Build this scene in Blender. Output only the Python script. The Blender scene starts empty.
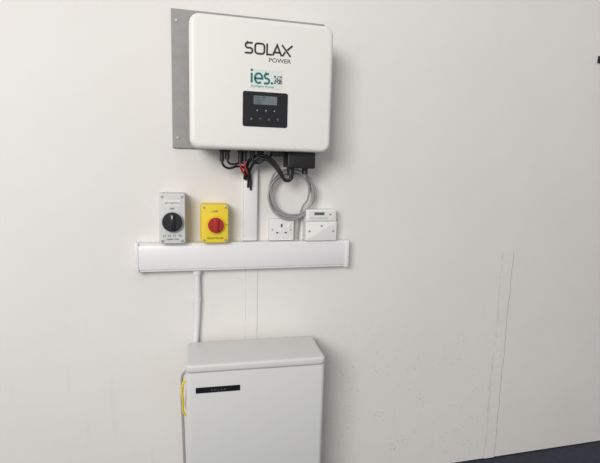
import bpy, bmesh, math, random
from mathutils import Matrix, Vector
random.seed(4)
scene=bpy.context.scene
try:
    scene.view_settings.view_transform='Standard'
except Exception: pass
COL=bpy.context.collection

# ------------------------------------------------------------ materials
def mat(name,col,rough=.5,metal=0,noise=0,nscale=30,bump=0,bscale=200,spec=.5):
    m=bpy.data.materials.new(name); m.use_nodes=True
    nt=m.node_tree; b=nt.nodes['Principled BSDF']
    b.inputs['Base Color'].default_value=(*col,1)
    b.inputs['Roughness'].default_value=rough
    b.inputs['Metallic'].default_value=metal
    b.inputs['Specular IOR Level'].default_value=spec
    tc=nt.nodes.new('ShaderNodeTexCoord')
    if noise:
        n=nt.nodes.new('ShaderNodeTexNoise'); n.inputs['Scale'].default_value=nscale; n.inputs['Detail'].default_value=6
        nt.links.new(tc.outputs['Object'],n.inputs['Vector'])
        r=nt.nodes.new('ShaderNodeValToRGB')
        r.color_ramp.elements[0].position=.3; r.color_ramp.elements[1].position=.7
        r.color_ramp.elements[0].color=(*[c*(1-noise) for c in col],1)
        r.color_ramp.elements[1].color=(*[min(1,c*(1+noise)) for c in col],1)
        nt.links.new(n.outputs['Fac'],r.inputs['Fac']); nt.links.new(r.outputs['Color'],b.inputs['Base Color'])
    if bump:
        n=nt.nodes.new('ShaderNodeTexNoise'); n.inputs['Scale'].default_value=bscale
        nt.links.new(tc.outputs['Object'],n.inputs['Vector'])
        bp=nt.nodes.new('ShaderNodeBump'); bp.inputs['Strength'].default_value=bump; bp.inputs['Distance'].default_value=.002
        nt.links.new(n.outputs['Fac'],bp.inputs['Height']); nt.links.new(bp.outputs['Normal'],b.inputs['Normal'])
    return m
M_inv=mat('inverter_white',(.79,.78,.745),.42,bump=.06,bscale=500)
M_invside=mat('inverter_grey',(.35,.36,.36),.5)
M_black=mat('black_plastic',(.012,.012,.014),.38)
M_gloss=mat('black_gloss',(.010,.011,.014),.15)
M_cable=mat('black_cable',(.014,.014,.016),.45)
M_grey=mat('grey_cable',(.34,.34,.34),.5)
M_red=mat('red_plastic',(.40,.018,.016),.38)
M_redcable=mat('red_cable',(.5,.02,.02),.4)
M_yel=mat('yellow_plastic',(.80,.58,.02),.4)
M_yel2=mat('yellow_lid',(.86,.64,.04),.4)
M_isogrey=mat('isolator_grey',(.55,.56,.55),.45)
M_isolid=mat('isolator_lid',(.64,.65,.64),.42)
M_pvc=mat('white_pvc',(.77,.765,.775),.35)
M_pvc2=mat('white_pvc_lid',(.80,.79,.805),.33)
M_sock=mat('socket_white',(.81,.81,.79),.3)
M_dark=mat('dark_slot',(.03,.03,.03),.6)
M_logo=mat('logo_ink',(.03,.03,.035),.5)
M_teal=mat('teal_ink',(.01,.15,.16),.5)
M_paper=mat('sticker_paper',(.68,.73,.70),.5)
M_lcd=mat('lcd_glass',(.15,.18,.20),.2)
M_ico=mat('icon_print',(.35,.38,.40),.4)
M_faint=mat('faint_print',(.12,.13,.14),.4)
M_steel=mat('steel',(.55,.55,.55),.3,metal=.9)
M_board=mat('plate_grey',(.32,.315,.305),.7,noise=.05,nscale=50,bump=.15,bscale=250)
M_bat=mat('battery_coat',(.64,.645,.635),.45,bump=.05,bscale=600)
M_batlid=mat('battery_lid_coat',(.66,.66,.65),.42)
M_floor=mat('floor_paint',(.020,.025,.043),.6,noise=.35,nscale=40,bump=.4,bscale=120)
M_skirt=mat('skirt_dark',(.02,.02,.025),.7,noise=.3,nscale=50)
M_label=mat('label_white',(.75,.75,.73),.5)
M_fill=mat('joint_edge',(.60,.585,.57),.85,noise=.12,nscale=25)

# ------------------------------------------------------------ helpers
def empty(name,loc=(0,0,0)):
    e=bpy.data.objects.new(name,None); e.location=loc; e.empty_display_size=.05; COL.objects.link(e); return e
def link(name,me,m,par):
    o=bpy.data.objects.new(name,me); COL.objects.link(o)
    if m and not me.materials: me.materials.append(m)
    if par: o.parent=par
    return o
def rbox(name,x0,x1,y0,y1,z0,z1,m,par,r=0,b=0,segs=6,axis='y',bs=3):
    bm=bmesh.new(); bmesh.ops.create_cube(bm,size=1)
    for v in bm.verts:
        v.co=Vector(((x0+x1)/2+v.co.x*(x1-x0),(y0+y1)/2+v.co.y*(y1-y0),(z0+z1)/2+v.co.z*(z1-z0)))
    ai='xyz'.index(axis)
    if r:
        es=[e for e in bm.edges if abs((e.verts[0].co-e.verts[1].co)[ai])>1e-6 and abs((e.verts[0].co-e.verts[1].co).length-abs((e.verts[0].co-e.verts[1].co)[ai]))<1e-7]
        bmesh.ops.bevel(bm,geom=es,offset=r,segments=segs,affect='EDGES',profile=.5)
    if b:
        lim=max(y0,y1) if axis=='y' else None
        es=[]
        for e in bm.edges:
            if len(e.link_faces)==2 and e.calc_face_angle(0)>1.2:
                if axis=='y' and all(abs(v.co.y-lim)<1e-6 for v in e.verts): continue
                es.append(e)
        bmesh.ops.bevel(bm,geom=es,offset=b,segments=bs,affect='EDGES',profile=.5)
    bmesh.ops.recalc_face_normals(bm,faces=bm.faces)
    me=bpy.data.meshes.new(name); bm.to_mesh(me); bm.free()
    for p in me.polygons: p.use_smooth=True
    me.set_sharp_from_angle(angle=math.radians(35))
    return link(name,me,m,par)
def cyl(name,c,r,h,m,par,axis='y',seg=40,r2=None,b=0):
    bm=bmesh.new(); bmesh.ops.create_cone(bm,cap_ends=True,segments=seg,radius1=r,radius2=r if r2 is None else r2,depth=h)
    if b:
        es=[e for e in bm.edges if e.calc_face_angle(0)>1.2]
        bmesh.ops.bevel(bm,geom=es,offset=b,segments=3,affect='EDGES')
    R={'y':Matrix.Rotation(math.pi/2,4,'X'),'x':Matrix.Rotation(math.pi/2,4,'Y'),'z':Matrix.Identity(4)}[axis]
    bmesh.ops.transform(bm,matrix=Matrix.Translation(c)@R,verts=bm.verts)
    me=bpy.data.meshes.new(name); bm.to_mesh(me); bm.free()
    for p in me.polygons: p.use_smooth=True
    me.set_sharp_from_angle(angle=math.radians(40))
    return link(name,me,m,par)
def tomesh(o,name,m,par):
    dg=bpy.context.evaluated_depsgraph_get(); dg.update()
    me=bpy.data.meshes.new_from_object(o.evaluated_get(dg))
    me.transform(o.matrix_world); me.name=name
    d=o.data; bpy.data.objects.remove(o); bpy.data.curves.remove(d)
    me.materials.clear()
    return link(name,me,m,par)
def tube(name,pts,r,m,par,res=10):
    cu=bpy.data.curves.new(name,'CURVE'); cu.dimensions='3D'; cu.bevel_depth=r; cu.bevel_resolution=4; cu.use_fill_caps=True; cu.resolution_u=res
    s=cu.splines.new('BEZIER'); s.bezier_points.add(len(pts)-1)
    for i,(bp,p) in enumerate(zip(s.bezier_points,pts)):
        bp.co=p; bp.handle_left_type=bp.handle_right_type='AUTO'
    o=bpy.data.objects.new(name,cu); COL.objects.link(o)
    bpy.context.view_layer.update()
    o=tomesh(o,name,m,par)
    for p in o.data.polygons: p.use_smooth=True
    return o
def text(name,s,x,y,z,size,m,par,sx=1,bold=0,ext=.0004,shear=0,spacing=1,width=None):
    cu=bpy.data.curves.new(name,'FONT'); cu.body=s; cu.size=size; cu.extrude=ext; cu.offset=bold; cu.shear=shear; cu.space_character=spacing
    o=bpy.data.objects.new(name,cu); COL.objects.link(o)
    bpy.context.view_layer.update()
    if width: sx=width/o.dimensions.x
    o.matrix_world=Matrix.Translation((x,y,z))@Matrix.Rotation(math.pi/2,4,'X')@Matrix.Diagonal((sx,1,1,1))
    bpy.context.view_layer.update()
    return tomesh(o,name,m,par)
def ribbon(name,strokes,w,y,m,par,ext=.0004):
    """strokes: list of polylines in (x,z); mitred flat strokes"""
    bm=bmesh.new()
    for pl in strokes:
        P=[Vector(p) for p in pl]; L=[];Rr=[]
        for i,p in enumerate(P):
            if i==0: t=(P[1]-p).normalized(); n=Vector((-t.y,t.x)); k=1
            elif i==len(P)-1: t=(p-P[-2]).normalized(); n=Vector((-t.y,t.x)); k=1
            else:
                a=(p-P[i-1]).normalized(); b=(P[i+1]-p).normalized(); n0=Vector((-a.y,a.x)); n1=Vector((-b.y,b.x))
                n=(n0+n1).normalized(); k=min(2.5,1/max(.3,n.dot(n0)))
            L.append(bm.verts.new((p.x+n.x*w/2*k,y,p.y+n.y*w/2*k))); Rr.append(bm.verts.new((p.x-n.x*w/2*k,y,p.y-n.y*w/2*k)))
        for i in range(len(P)-1): bm.faces.new((L[i],L[i+1],Rr[i+1],Rr[i]))
    me=bpy.data.meshes.new(name); bm.to_mesh(me); bm.free()
    return link(name,me,m,par)

# ------------------------------------------------------------ room
def wallmat():
    m=bpy.data.materials.new('painted_wall'); m.use_nodes=True; nt=m.node_tree; N=nt.nodes; L=nt.links
    b=N['Principled BSDF']; b.inputs['Roughness'].default_value=.75; b.inputs['Specular IOR Level'].default_value=.25
    geo=N.new('ShaderNodeNewGeometry'); sep=N.new('ShaderNodeSeparateXYZ'); L.new(geo.outputs['Position'],sep.inputs[0])
    n1=N.new('ShaderNodeTexNoise'); n1.inputs['Scale'].default_value=1.3; n1.inputs['Detail'].default_value=5; L.new(geo.outputs['Position'],n1.inputs['Vector'])
    r1=N.new('ShaderNodeValToRGB'); r1.color_ramp.elements[0].position=.35; r1.color_ramp.elements[1].position=.65
    r1.color_ramp.elements[0].color=(.75,.728,.700,1); r1.color_ramp.elements[1].color=(.785,.766,.742,1)
    L.new(n1.outputs['Fac'],r1.inputs['Fac'])
    def mr(inp,a,bb,c=0,d=1):
        k=N.new('ShaderNodeMapRange'); k.interpolation_type='SMOOTHSTEP'
        if a>bb: a,bb,c,d=bb,a,d,c
        k.inputs[1].default_value=a;k.inputs[2].default_value=bb;k.inputs[3].default_value=c;k.inputs[4].default_value=d
        L.new(inp,k.inputs[0]); return k.outputs[0]
    def mul(a,bb):
        k=N.new('ShaderNodeMath'); k.operation='MULTIPLY'; L.new(a,k.inputs[0])
        if isinstance(bb,(int,float)): k.inputs[1].default_value=bb
        else: L.new(bb,k.inputs[1])
        return k.outputs[0]
    X=sep.outputs['X'];Z=sep.outputs['Z']
    # Z falls: map range with swapped ends keeps (high z -> c)
    v=N.new('ShaderNodeTexVoronoi'); v.inputs['Scale'].default_value=50; v.inputs['Randomness'].default_value=1; L.new(geo.outputs['Position'],v.inputs['Vector'])
    n2=N.new('ShaderNodeTexNoise'); n2.inputs['Scale'].default_value=7; n2.inputs['Detail'].default_value=3; L.new(geo.outputs['Position'],n2.inputs['Vector'])
    dot=mr(v.outputs['Distance'],.08,.24,1,0)
    mask=mul(mul(mul(mr(X,.35,.75),mr(X,1.25,1.7,1,0)),mr(Z,.45,.85,1,0)),mr(n2.outputs['Fac'],.40,.60))
    sp=mul(mul(dot,mask),.38)
    mp=N.new('ShaderNodeMapping'); mp.inputs['Scale'].default_value=(14,1,2.2); L.new(geo.outputs['Position'],mp.inputs[0])
    n3=N.new('ShaderNodeTexNoise'); n3.inputs['Scale'].default_value=1.5; n3.inputs['Detail'].default_value=4; L.new(mp.outputs[0],n3.inputs['Vector'])
    sc=mul(mr(n3.outputs['Fac'],.60,.72),mr(Z,.5,1.1,.05,0))
    add=N.new('ShaderNodeMath'); add.operation='ADD'; add.use_clamp=True; L.new(sp,add.inputs[0]); L.new(sc,add.inputs[1])
    mx=N.new('ShaderNodeMixRGB'); L.new(add.outputs[0],mx.inputs['Fac']); L.new(r1.outputs['Color'],mx.inputs[1]); mx.inputs[2].default_value=(.28,.26,.25,1)
    L.new(mx.outputs[0],b.inputs['Base Color'])
    n4=N.new('ShaderNodeTexNoise'); n4.inputs['Scale'].default_value=90; n4.inputs['Detail'].default_value=3; L.new(geo.outputs['Position'],n4.inputs['Vector'])
    bp=N.new('ShaderNodeBump'); bp.inputs['Strength'].default_value=.25; bp.inputs['Distance'].default_value=.002
    n5=N.new('ShaderNodeTexNoise'); n5.inputs['Scale'].default_value=5; L.new(geo.outputs['Position'],n5.inputs['Vector'])
    bp2=N.new('ShaderNodeBump'); bp2.inputs['Strength'].default_value=.12; bp2.inputs['Distance'].default_value=.02
    L.new(n4.outputs['Fac'],bp.inputs['Height']); L.new(n5.outputs['Fac'],bp2.inputs['Height']); L.new(bp2.outputs['Normal'],bp.inputs['Normal']); L.new(bp.outputs['Normal'],b.inputs['Normal'])
    return m
M_wall=wallmat()
rbox('wall_back',-3,4.2,0,.1,0,2.7,M_wall,None)
rbox('floor',-3,4.2,-4.5,.1,-.1,0,M_floor,None)
rbox('baseboard_back',-3,4.2,-.003,0,0,.004,M_skirt,None)

def ragged(name,x0,x1,z0,z1,th,edge,n=80,amp=.003,em=None,p=.85):
    bm=bmesh.new(); prev=None; a=x0; c=x1
    for i in range(n+1):
        z=z0+(z1-z0)*i/n
        a+=random.uniform(-amp,amp)*.6; c+=random.uniform(-amp,amp)*.6
        a+=(x0-a)*.15; c+=(x1-c)*.15
        row=[bm.verts.new((a,0,z)),bm.verts.new((a+edge,-th,z)),bm.verts.new((c-edge,-th,z)),bm.verts.new((c,0,z))]
        if prev:
            for k in range(3):
                f=bm.faces.new((prev[k],prev[k+1],row[k+1],row[k]))
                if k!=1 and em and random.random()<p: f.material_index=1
        prev=row
    bmesh.ops.recalc_face_normals(bm,faces=bm.faces)
    me=bpy.data.meshes.new(name); bm.to_mesh(me); bm.free()
    me.materials.append(M_wall)
    if em: me.materials.append(em)
    return link(name,me,None,None)
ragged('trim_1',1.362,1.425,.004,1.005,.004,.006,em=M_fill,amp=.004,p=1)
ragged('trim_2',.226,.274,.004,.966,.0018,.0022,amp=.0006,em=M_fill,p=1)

# ------------------------------------------------------------ mounting board
e=empty('mounting_board')
rbox('board',-.037,.505,-.014,0,1.404,1.868,M_board,e,b=.0015,bs=1)
rbox('hanging_bracket',.10,.40,-.030,-.014,1.46,1.76,M_steel,e)
for i,(x,z) in enumerate([(-.02,1.44),(-.02,1.83),(.485,1.83),(.485,1.44),(.22,1.852)]):
    cyl(f'screw_{i+1}',(x,-.0155,z),.0045,.004,M_steel,e,seg=16)

# ------------------------------------------------------------ inverter
e=empty('solar_inverter')
rbox('heatsink_body',.045,.457,-.085,-.05,1.418,1.79,M_invside,e,r=.015)
for i in range(22):
    x=.06+i*.0182
    rbox(f'fin_{i+1}',x,x+.003,-.05,-.0305,1.43,1.78,M_invside,e)
rbox('rear_shell',.026,.480,-.12,-.075,1.404,1.804,M_inv,e,r=.03)
rbox('front_cover',.020,.487,-.192,-.118,1.400,1.811,M_inv,e,r=.032,b=.014,segs=10,bs=6)
F=-.1925
H=.031; z0=1.7035; y=F-.0006
def arc(cx,cz,rx,rz,a0,a1,n=10): return [(cx+rx*math.cos(math.radians(a0+(a1-a0)*i/n)),cz+rz*math.sin(math.radians(a0+(a1-a0)*i/n))) for i in range(n+1)]
S=[(.216,z0+H),(.200,z0+H)]+arc(.200,z0+H*.75,.0065,H*.25,90,270,8)+arc(.209,z0+H*.25,.0065,H*.25,90,-90,8)+[(.191,z0)]
x=.224; W=.030; rr=.009
O=arc(x+rr,z0+H-rr,rr,rr,180,90,5)+arc(x+W-rr,z0+H-rr,rr,rr,90,0,5)+arc(x+W-rr,z0+rr,rr,rr,0,-90,5)+arc(x+rr,z0+rr,rr,rr,270,180,5); O=O+[O[0],O[1]]
Lr=[(.2625,z0+H+.002),(.2625,z0),(.2785,z0)]
A=[(.281,z0-.002),(.2955,z0+H),(.310,z0-.002)]
A2=[(.287,z0+.008),(.304,z0+.008)]
X1=[(.311,z0+H+.002),(.340,z0-.002)]
X2=[(.346,z0+H+.002),(.3285,z0+H*.56)]
X3=[(.322,z0+H*.40),(.313,z0-.002)]
ribbon('brand_text',[S,O,Lr,A,A2,X1,X2,X3],.0058,y,M_logo,e)
text('brand_subtext','POWER',.268,F,1.6805,.0185,M_logo,e,width=.072)
rbox('sticker',.208,.316,F-.0003,F+.001,1.597,1.657,M_paper,e)
st=[]
zb=1.613;xh=.030
st.append([(.214,zb),(.214,zb+xh)])
st.append([(.2245,zb+xh*.47),(.2485,zb+xh*.47)]+arc(.2365,zb+xh*.5,.012,xh*.5,0,310,18))
st.append([(.270,zb+xh),(.262,zb+xh)]+arc(.262,zb+xh*.76,.006,xh*.24,90,270,7)+arc(.265,zb+xh*.25,.006,xh*.25,90,-90,7)+[(.254,zb)])
ribbon('sticker_text',st,.0066,F-.0008,M_teal,e)
cyl('sticker_i_dot',(.214,F-.0006,zb+xh+.009),.0040,.001,M_teal,e,seg=16)
cyl('sticker_dot',(.280,F-.0006,zb+.002),.0040,.001,M_teal,e,seg=16)
text('sticker_small_text','Intelligent Energy',.212,F-.0006,1.601,.007,M_teal,e,width=.075)
bm=bmesh.new()
q=.026/13
for i in range(13):
    for j in range(13):
        corner=(i<4 and j<4) or (i<4 and j>8) or (i>8 and j>8)
        if corner:
            ii=i if i<4 else 12-i; jj=j if j<4 else 12-j
            on=not(ii==3 or jj==3) and not(ii==1 and jj==1)
        else: on=random.random()<.5
        if on:
            x=.287+i*q; z=1.613+j*q; yy=F-.0008
            bm.faces.new([bm.verts.new(c) for c in((x,yy,z),(x+q,yy,z),(x+q,yy,z+q),(x,yy,z+q))])
me=bpy.data.meshes.new('qr_code'); bm.to_mesh(me); bm.free(); link('qr_code',me,M_logo,e)
rbox('display_panel',.186,.334,F-.0015,F+.002,1.475,1.586,M_gloss,e,r=.007,b=.0006)
rbox('lcd_screen',.221,.298,F-.0022,F,1.546,1.573,M_lcd,e,r=.001)
for k in range(3):
    text(f'lcd_line_{k+1}',['Power   0W','Today 4.1','Normal'][k],.225,F-.0026,1.566-k*.0085,.007,M_dark,e)
for k in range(4):
    x=.214+k*.0292
    cyl(f'button_{k+1}',(x,F-.0018,1.499),.0065,.0012,M_black,e,seg=20)
    text(f'button_icon_{k+1}',['x','^','v','<'][k],x-.003,F-.0028,1.4965,.010,M_ico,e)
for k,x in enumerate((.233,.262,.29)):
    cyl(f'indicator_{k+1}',(x,F-.0019,1.527),.0022,.001,M_ico,e,seg=12)
def conn(name,x,y,z1,L,r=.008,m=M_black):
    cyl(name,(x,y,z1-L/2),r,L,m,e,axis='z',seg=20,b=.001)
    cyl(name+'_collar',(x,y,z1-.006),r*1.35,.012,m,e,axis='z',seg=8)
for i,(x,L) in enumerate([(.128,.045),(.146,.038),(.190,.05),(.206,.042),(.232,.028)]):
    conn(f'dc_connector_{i+1}',x,-.10,1.405,L)
conn('earth_gland',.262,-.09,1.405,.022,.010)
rbox('ac_cover',.352,.452,-.135,-.06,1.343,1.404,M_black,e,r=.006,b=.004)
rbox('comms_cover',.300,.343,-.12,-.07,1.383,1.404,M_black,e,r=.003,b=.002)
cyl('ac_gland',(.372,-.095,1.332),.013,.03,M_black,e,axis='z',seg=10)
cyl('comms_gland',(.425,-.095,1.335),.011,.024,M_black,e,axis='z',seg=10)

e=empty('power_cables')
tube('dc_cable_1',[(.128,-.10,1.362),(.130,-.10,1.352),(.150,-.09,1.338),(.185,-.075,1.345),(.212,-.06,1.338),(.226,-.045,1.31),(.228,-.030,1.27)],.0042,M_cable,e)
tube('dc_cable_2',[(.146,-.10,1.37),(.150,-.10,1.357),(.170,-.09,1.352),(.200,-.075,1.358),(.226,-.055,1.335),(.236,-.042,1.30),(.238,-.030,1.26)],.0038,M_cable,e)
tube('red_cable_1',[(.190,-.10,1.36),(.192,-.10,1.345),(.202,-.08,1.325),(.214,-.05,1.315)],.0038,M_redcable,e)
tube('red_cable_2',[(.206,-.10,1.365),(.207,-.10,1.350),(.214,-.08,1.332),(.224,-.05,1.32)],.0038,M_redcable,e)
tube('battery_cable_1',[(.215,-.035,1.30),(.218,-.06,1.345),(.240,-.09,1.380),(.272,-.10,1.384),(.305,-.10,1.366),(.333,-.10,1.330),(.355,-.095,1.300),(.372,-.095,1.305),(.372,-.095,1.322)],.0062,M_cable,e)
tube('battery_cable_2',[(.225,-.035,1.30),(.232,-.06,1.335),(.252,-.09,1.368),(.280,-.10,1.372),(.310,-.10,1.350),(.335,-.10,1.320),(.36,-.09,1.297),(.378,-.09,1.307),(.376,-.095,1.322)],.0052,M_cable,e)
tube('comms_cable',[(.232,-.10,1.38),(.236,-.10,1.365),(.255,-.09,1.358),(.275,-.09,1.368),(.30,-.09,1.384)],.0035,M_cable,e)
e=empty('data_cable_coil')
pts=[(.425,-.095,1.326),(.430,-.085,1.312),(.452,-.06,1.29)]
cx,cz=.388,1.246
for t in range(3):
    for k in range(10):
        a=math.radians(20-36*k)
        R=.081+.009*math.sin(t*2.1+k*.7)+t*.003
        pts.append((cx+R*math.cos(a)*.98+t*.004,-.034-.006*t-.003*math.sin(k*1.3+t),cz+R*math.sin(a)-t*.004+.003))
pts+=[(.455,-.040,1.235),(.436,-.030,1.196),(.428,-.012,1.13),(.425,-.010,1.072)]
tube('coil',pts,.0038,M_grey,e,res=8)
tube('tail',[(.362,-.095,1.345),(.33,-.08,1.335),(.312,-.05,1.30),(.306,-.036,1.25),(.316,-.034,1.20),(.345,-.03,1.175),(.362,-.02,1.152)],.0038,M_grey,e)

# ------------------------------------------------------------ trunking
e=empty('cable_trunking')
rbox('duct_base',-.162,.618,-.044,0,.966,1.068,M_pvc,e,b=.001,bs=1)
rbox('duct_lid',-.161,.617,-.050,-.043,.974,1.060,M_pvc2,e,b=.0025,bs=2)
rbox('end_cap_1',-.167,-.156,-.052,0,.964,1.070,M_pvc2,e,b=.002,bs=2)
rbox('end_cap_2',.608,.624,-.052,0,.964,1.070,M_pvc2,e,b=.002,bs=2)
e=empty('riser_trunking')
rbox('riser_base',.214,.266,-.022,0,1.0705,1.402,M_pvc,e,b=.001,bs=1)
rbox('riser_lid',.217,.263,-.026,-.020,1.0705,1.402,M_pvc2,e,b=.0015,bs=2)
e=empty('conduit_pipe')
tube('pipe',[(.044,-.016,.963),(.045,-.016,.88),(.044,-.016,.80),(.038,-.015,.70),(.034,-.014,.60),(.034,-.014,.02)],.0115,M_pvc,e)
cyl('pipe_adaptor',(.044,-.017,.955),.0155,.016,M_pvc,e,axis='z')
rbox('pipe_saddle',.030,.060,-.010,0,.840,.856,M_pvc,e,b=.002)
cyl('saddle_ring',(.0445,-.016,.848),.0140,.014,M_pvc,e,axis='z')

# ------------------------------------------------------------ isolators
e=empty('rotary_isolator_switch')
rbox('base',-.085,.005,-.045,0,1.0705,1.247,M_isogrey,e,r=.006,b=.001,bs=1)
rbox('lid',-.084,.004,-.078,-.046,1.072,1.246,M_isolid,e,r=.008,b=.004,bs=4)
for i,(x,z) in enumerate([(-.073,1.236),(-.007,1.236),(-.073,1.082),(-.007,1.082)]):
    cyl(f'screw_{i+1}',(x,-.0785,z),.0048,.003,M_steel,e,seg=16)
rbox('label_plate',-.067,-.013,-.0787,-.077,1.205,1.224,M_label,e)
text('label_text','DC SWITCH',-.064,-.079,1.211,.009,M_dark,e,width=.048)
cyl('dial_ring',(-.040,-.081,1.150),.038,.006,M_isogrey,e,b=.0015)
cyl('dial',(-.040,-.091,1.150),.033,.018,M_black,e,b=.003)
rbox('handle',-.049,-.031,-.107,-.099,1.122,1.178,M_black,e,r=.006,b=.003)
rbox('handle_mark',-.0415,-.0385,-.1074,-.106,1.162,1.174,M_label,e)
text('position_text','OFF',-.048,-.079,1.192,.009,M_dark,e)
text('rating_text','L1  L2  T1  T2',-.072,-.0787,1.098,.008,M_dark,e,width=.062)
text('rating_text_2','1000V 32A',-.060,-.0787,1.086,.006,M_dark,e,width=.04)

e=empty('rotary_isolator_switch.001')
rbox('base',.057,.154,-.040,0,1.0705,1.210,M_yel,e,r=.008,b=.001,bs=1)
rbox('lid',.058,.153,-.075,-.041,1.072,1.209,M_yel2,e,r=.010,b=.004,bs=4)
for i,(x,z) in enumerate([(.068,1.199),(.143,1.199),(.068,1.082),(.143,1.082)]):
    cyl(f'screw_{i+1}',(x,-.0755,z),.0045,.003,M_steel,e,seg=16)
cyl('dial_ring',(.108,-.077,1.137),.034,.005,M_yel,e,b=.001)
cyl('dial',(.108,-.084,1.137),.027,.014,M_red,e,b=.003)
rbox('handle',.0995,.1165,-.100,-.088,1.114,1.160,M_red,e,r=.006,b=.003)
text('mark_text','1 ON',.092,-.0757,1.182,.010,M_dark,e)
text('mark_text_2','OFF',.139,-.0757,1.136,.006,M_dark,e)
text('warning_text','ISOLATOR 20A',.078,-.0757,1.087,.008,M_dark,e,width=.058)

# ------------------------------------------------------------ socket + meter
e=empty('wall_socket')
rbox('pattress',.311,.402,-.026,0,1.0705,1.152,M_pvc,e,r=.004,b=.001,bs=1)
rbox('face_plate',.3095,.4035,-.033,-.0265,1.0705,1.1535,M_sock,e,r=.005,b=.002)
rbox('slot_earth',.3535,.3595,-.0336,-.032,1.121,1.134,M_dark,e)
rbox('slot_live',.336,.344,-.0336,-.032,1.098,1.103,M_dark,e)
rbox('slot_neutral',.369,.377,-.0336,-.032,1.098,1.103,M_dark,e)
rbox('rocker',.381,.391,-.036,-.032,1.120,1.138,M_sock,e,b=.001)
for i,x in enumerate((.321,.392)):
    cyl(f'screw_{i+1}',(x,-.0335,1.112),.003,.0015,M_steel,e,seg=14)
e=empty('energy_meter')
rbox('base',.446,.568,-.035,0,1.0705,1.190,M_pvc,e,r=.004,b=.001,bs=1)
rbox('lower_cover',.4455,.5685,-.055,-.036,1.0705,1.145,M_sock,e,r=.003,b=.003)
rbox('upper_cover',.447,.567,-.050,-.036,1.1465,1.190,M_sock,e,r=.003,b=.003)
rbox('meter_face',.456,.558,-.0515,-.049,1.152,1.184,M_label,e,r=.002)
rbox('meter_lcd',.478,.518,-.0525,-.050,1.169,1.180,M_lcd,e)
text('meter_digits','001482',.480,-.0528,1.171,.009,M_dark,e,width=.034)
text('meter_text','kWh  5(100)A 230V',.462,-.0522,1.156,.006,M_ico,e,width=.07)
cyl('meter_led',(.541,-.052,1.172),.003,.002,M_red,e,seg=14)
for i,x in enumerate((.460,.554)):
    cyl(f'screw_{i+1}',(x,-.0555,1.108),.004,.002,M_steel,e,seg=14)
cyl('meter_cap',(.507,-.0557,1.128),.004,.002,M_ico,e,seg=14)

# ------------------------------------------------------------ battery
e=empty('home_battery',(.24,-.146,0))
bx0,bx1,by0,by1=-.236,.240,-.10,.105
T=.691
rbox('plinth',bx0+.02,bx1-.02,by0+.02,by1-.01,0,.02,M_invside,e,r=.01,axis='z')
rbox('body',bx0,bx1,by0,by1,.018,T-.029,M_bat,e,r=.016,axis='z',segs=8,b=.002,bs=2)
rbox('lid',bx0-.0015,bx1+.0015,by0-.0015,by1+.0015,T-.0278,T,M_batlid,e,r=.018,axis='z',segs=8,b=.009,bs=5)
rbox('status_strip',-.205,-.058,by0-.0015,by0+.002,.592,.612,M_gloss,e,r=.002)
text('status_text','S O L A X',-.155,by0-.002,.598,.008,M_faint,e,width=.05)
rbox('side_handle',bx0-.006,bx0+.001,-.03,.05,.50,.53,M_invside,e,r=.003)
rbox('warning_label',bx0-.0015,bx0+.001,-.055,-.01,.45,.57,M_yel2,e)
tube('side_cable_1',[(bx0+.005,.02,.62),(bx0-.012,.02,.61),(bx0-.018,.025,.56),(bx0-.016,.03,.40),(bx0-.012,.04,.2),(bx0-.012,.05,.02)],.005,M_grey,e)
tube('side_cable_2',[(bx0+.005,-.005,.60),(bx0-.010,-.005,.59),(bx0-.014,0,.51),(bx0-.010,.01,.46),(bx0+.003,.01,.45)],.004,M_yel,e)
e.rotation_euler=(0,0,math.radians(-2.0))

e=empty('wall_hook')
rbox('hook_plate',1.762,1.785,-.006,0,1.832,1.862,M_black,e,r=.002)
tube('hook_arm',[(1.773,-.004,1.85),(1.772,-.03,1.846),(1.772,-.035,1.855)],.003,M_black,e)

# ------------------------------------------------------------ light
w=bpy.data.worlds.new('world'); scene.world=w; w.use_nodes=True
bg=w.node_tree.nodes['Background']; bg.inputs[0].default_value=(1,.99,.985,1); bg.inputs[1].default_value=.50
def area(name,loc,tgt,sx,sy,en,col):
    l=bpy.data.lights.new(name,'AREA'); l.shape='RECTANGLE'; l.size=sx; l.size_y=sy; l.energy=en; l.color=col
    o=bpy.data.objects.new(name,l); COL.objects.link(o); o.location=loc
    o.rotation_euler=(Vector(tgt)-Vector(loc)).to_track_quat('-Z','Y').to_euler(); return o
area('daylight_from_door',(-1.9,-3.9,2.6),(.8,0,1.1),2.0,1.5,148,(1,.98,.945))

# ------------------------------------------------------------ camera
cam=bpy.data.cameras.new('camera'); co=bpy.data.objects.new('camera',cam); COL.objects.link(co)
cam.sensor_fit='HORIZONTAL'; cam.sensor_width=36; cam.lens=36*455/600; cam.clip_start=.02
Rm=Matrix.Rotation(-.2516,3,'Z')@Matrix.Rotation(math.pi/2-.143,3,'X')@Matrix.Rotation(.0266,3,'Z')
co.matrix_world=Matrix.Translation((0,-1.7,1.352))@Rm.to_4x4()
scene.camera=co
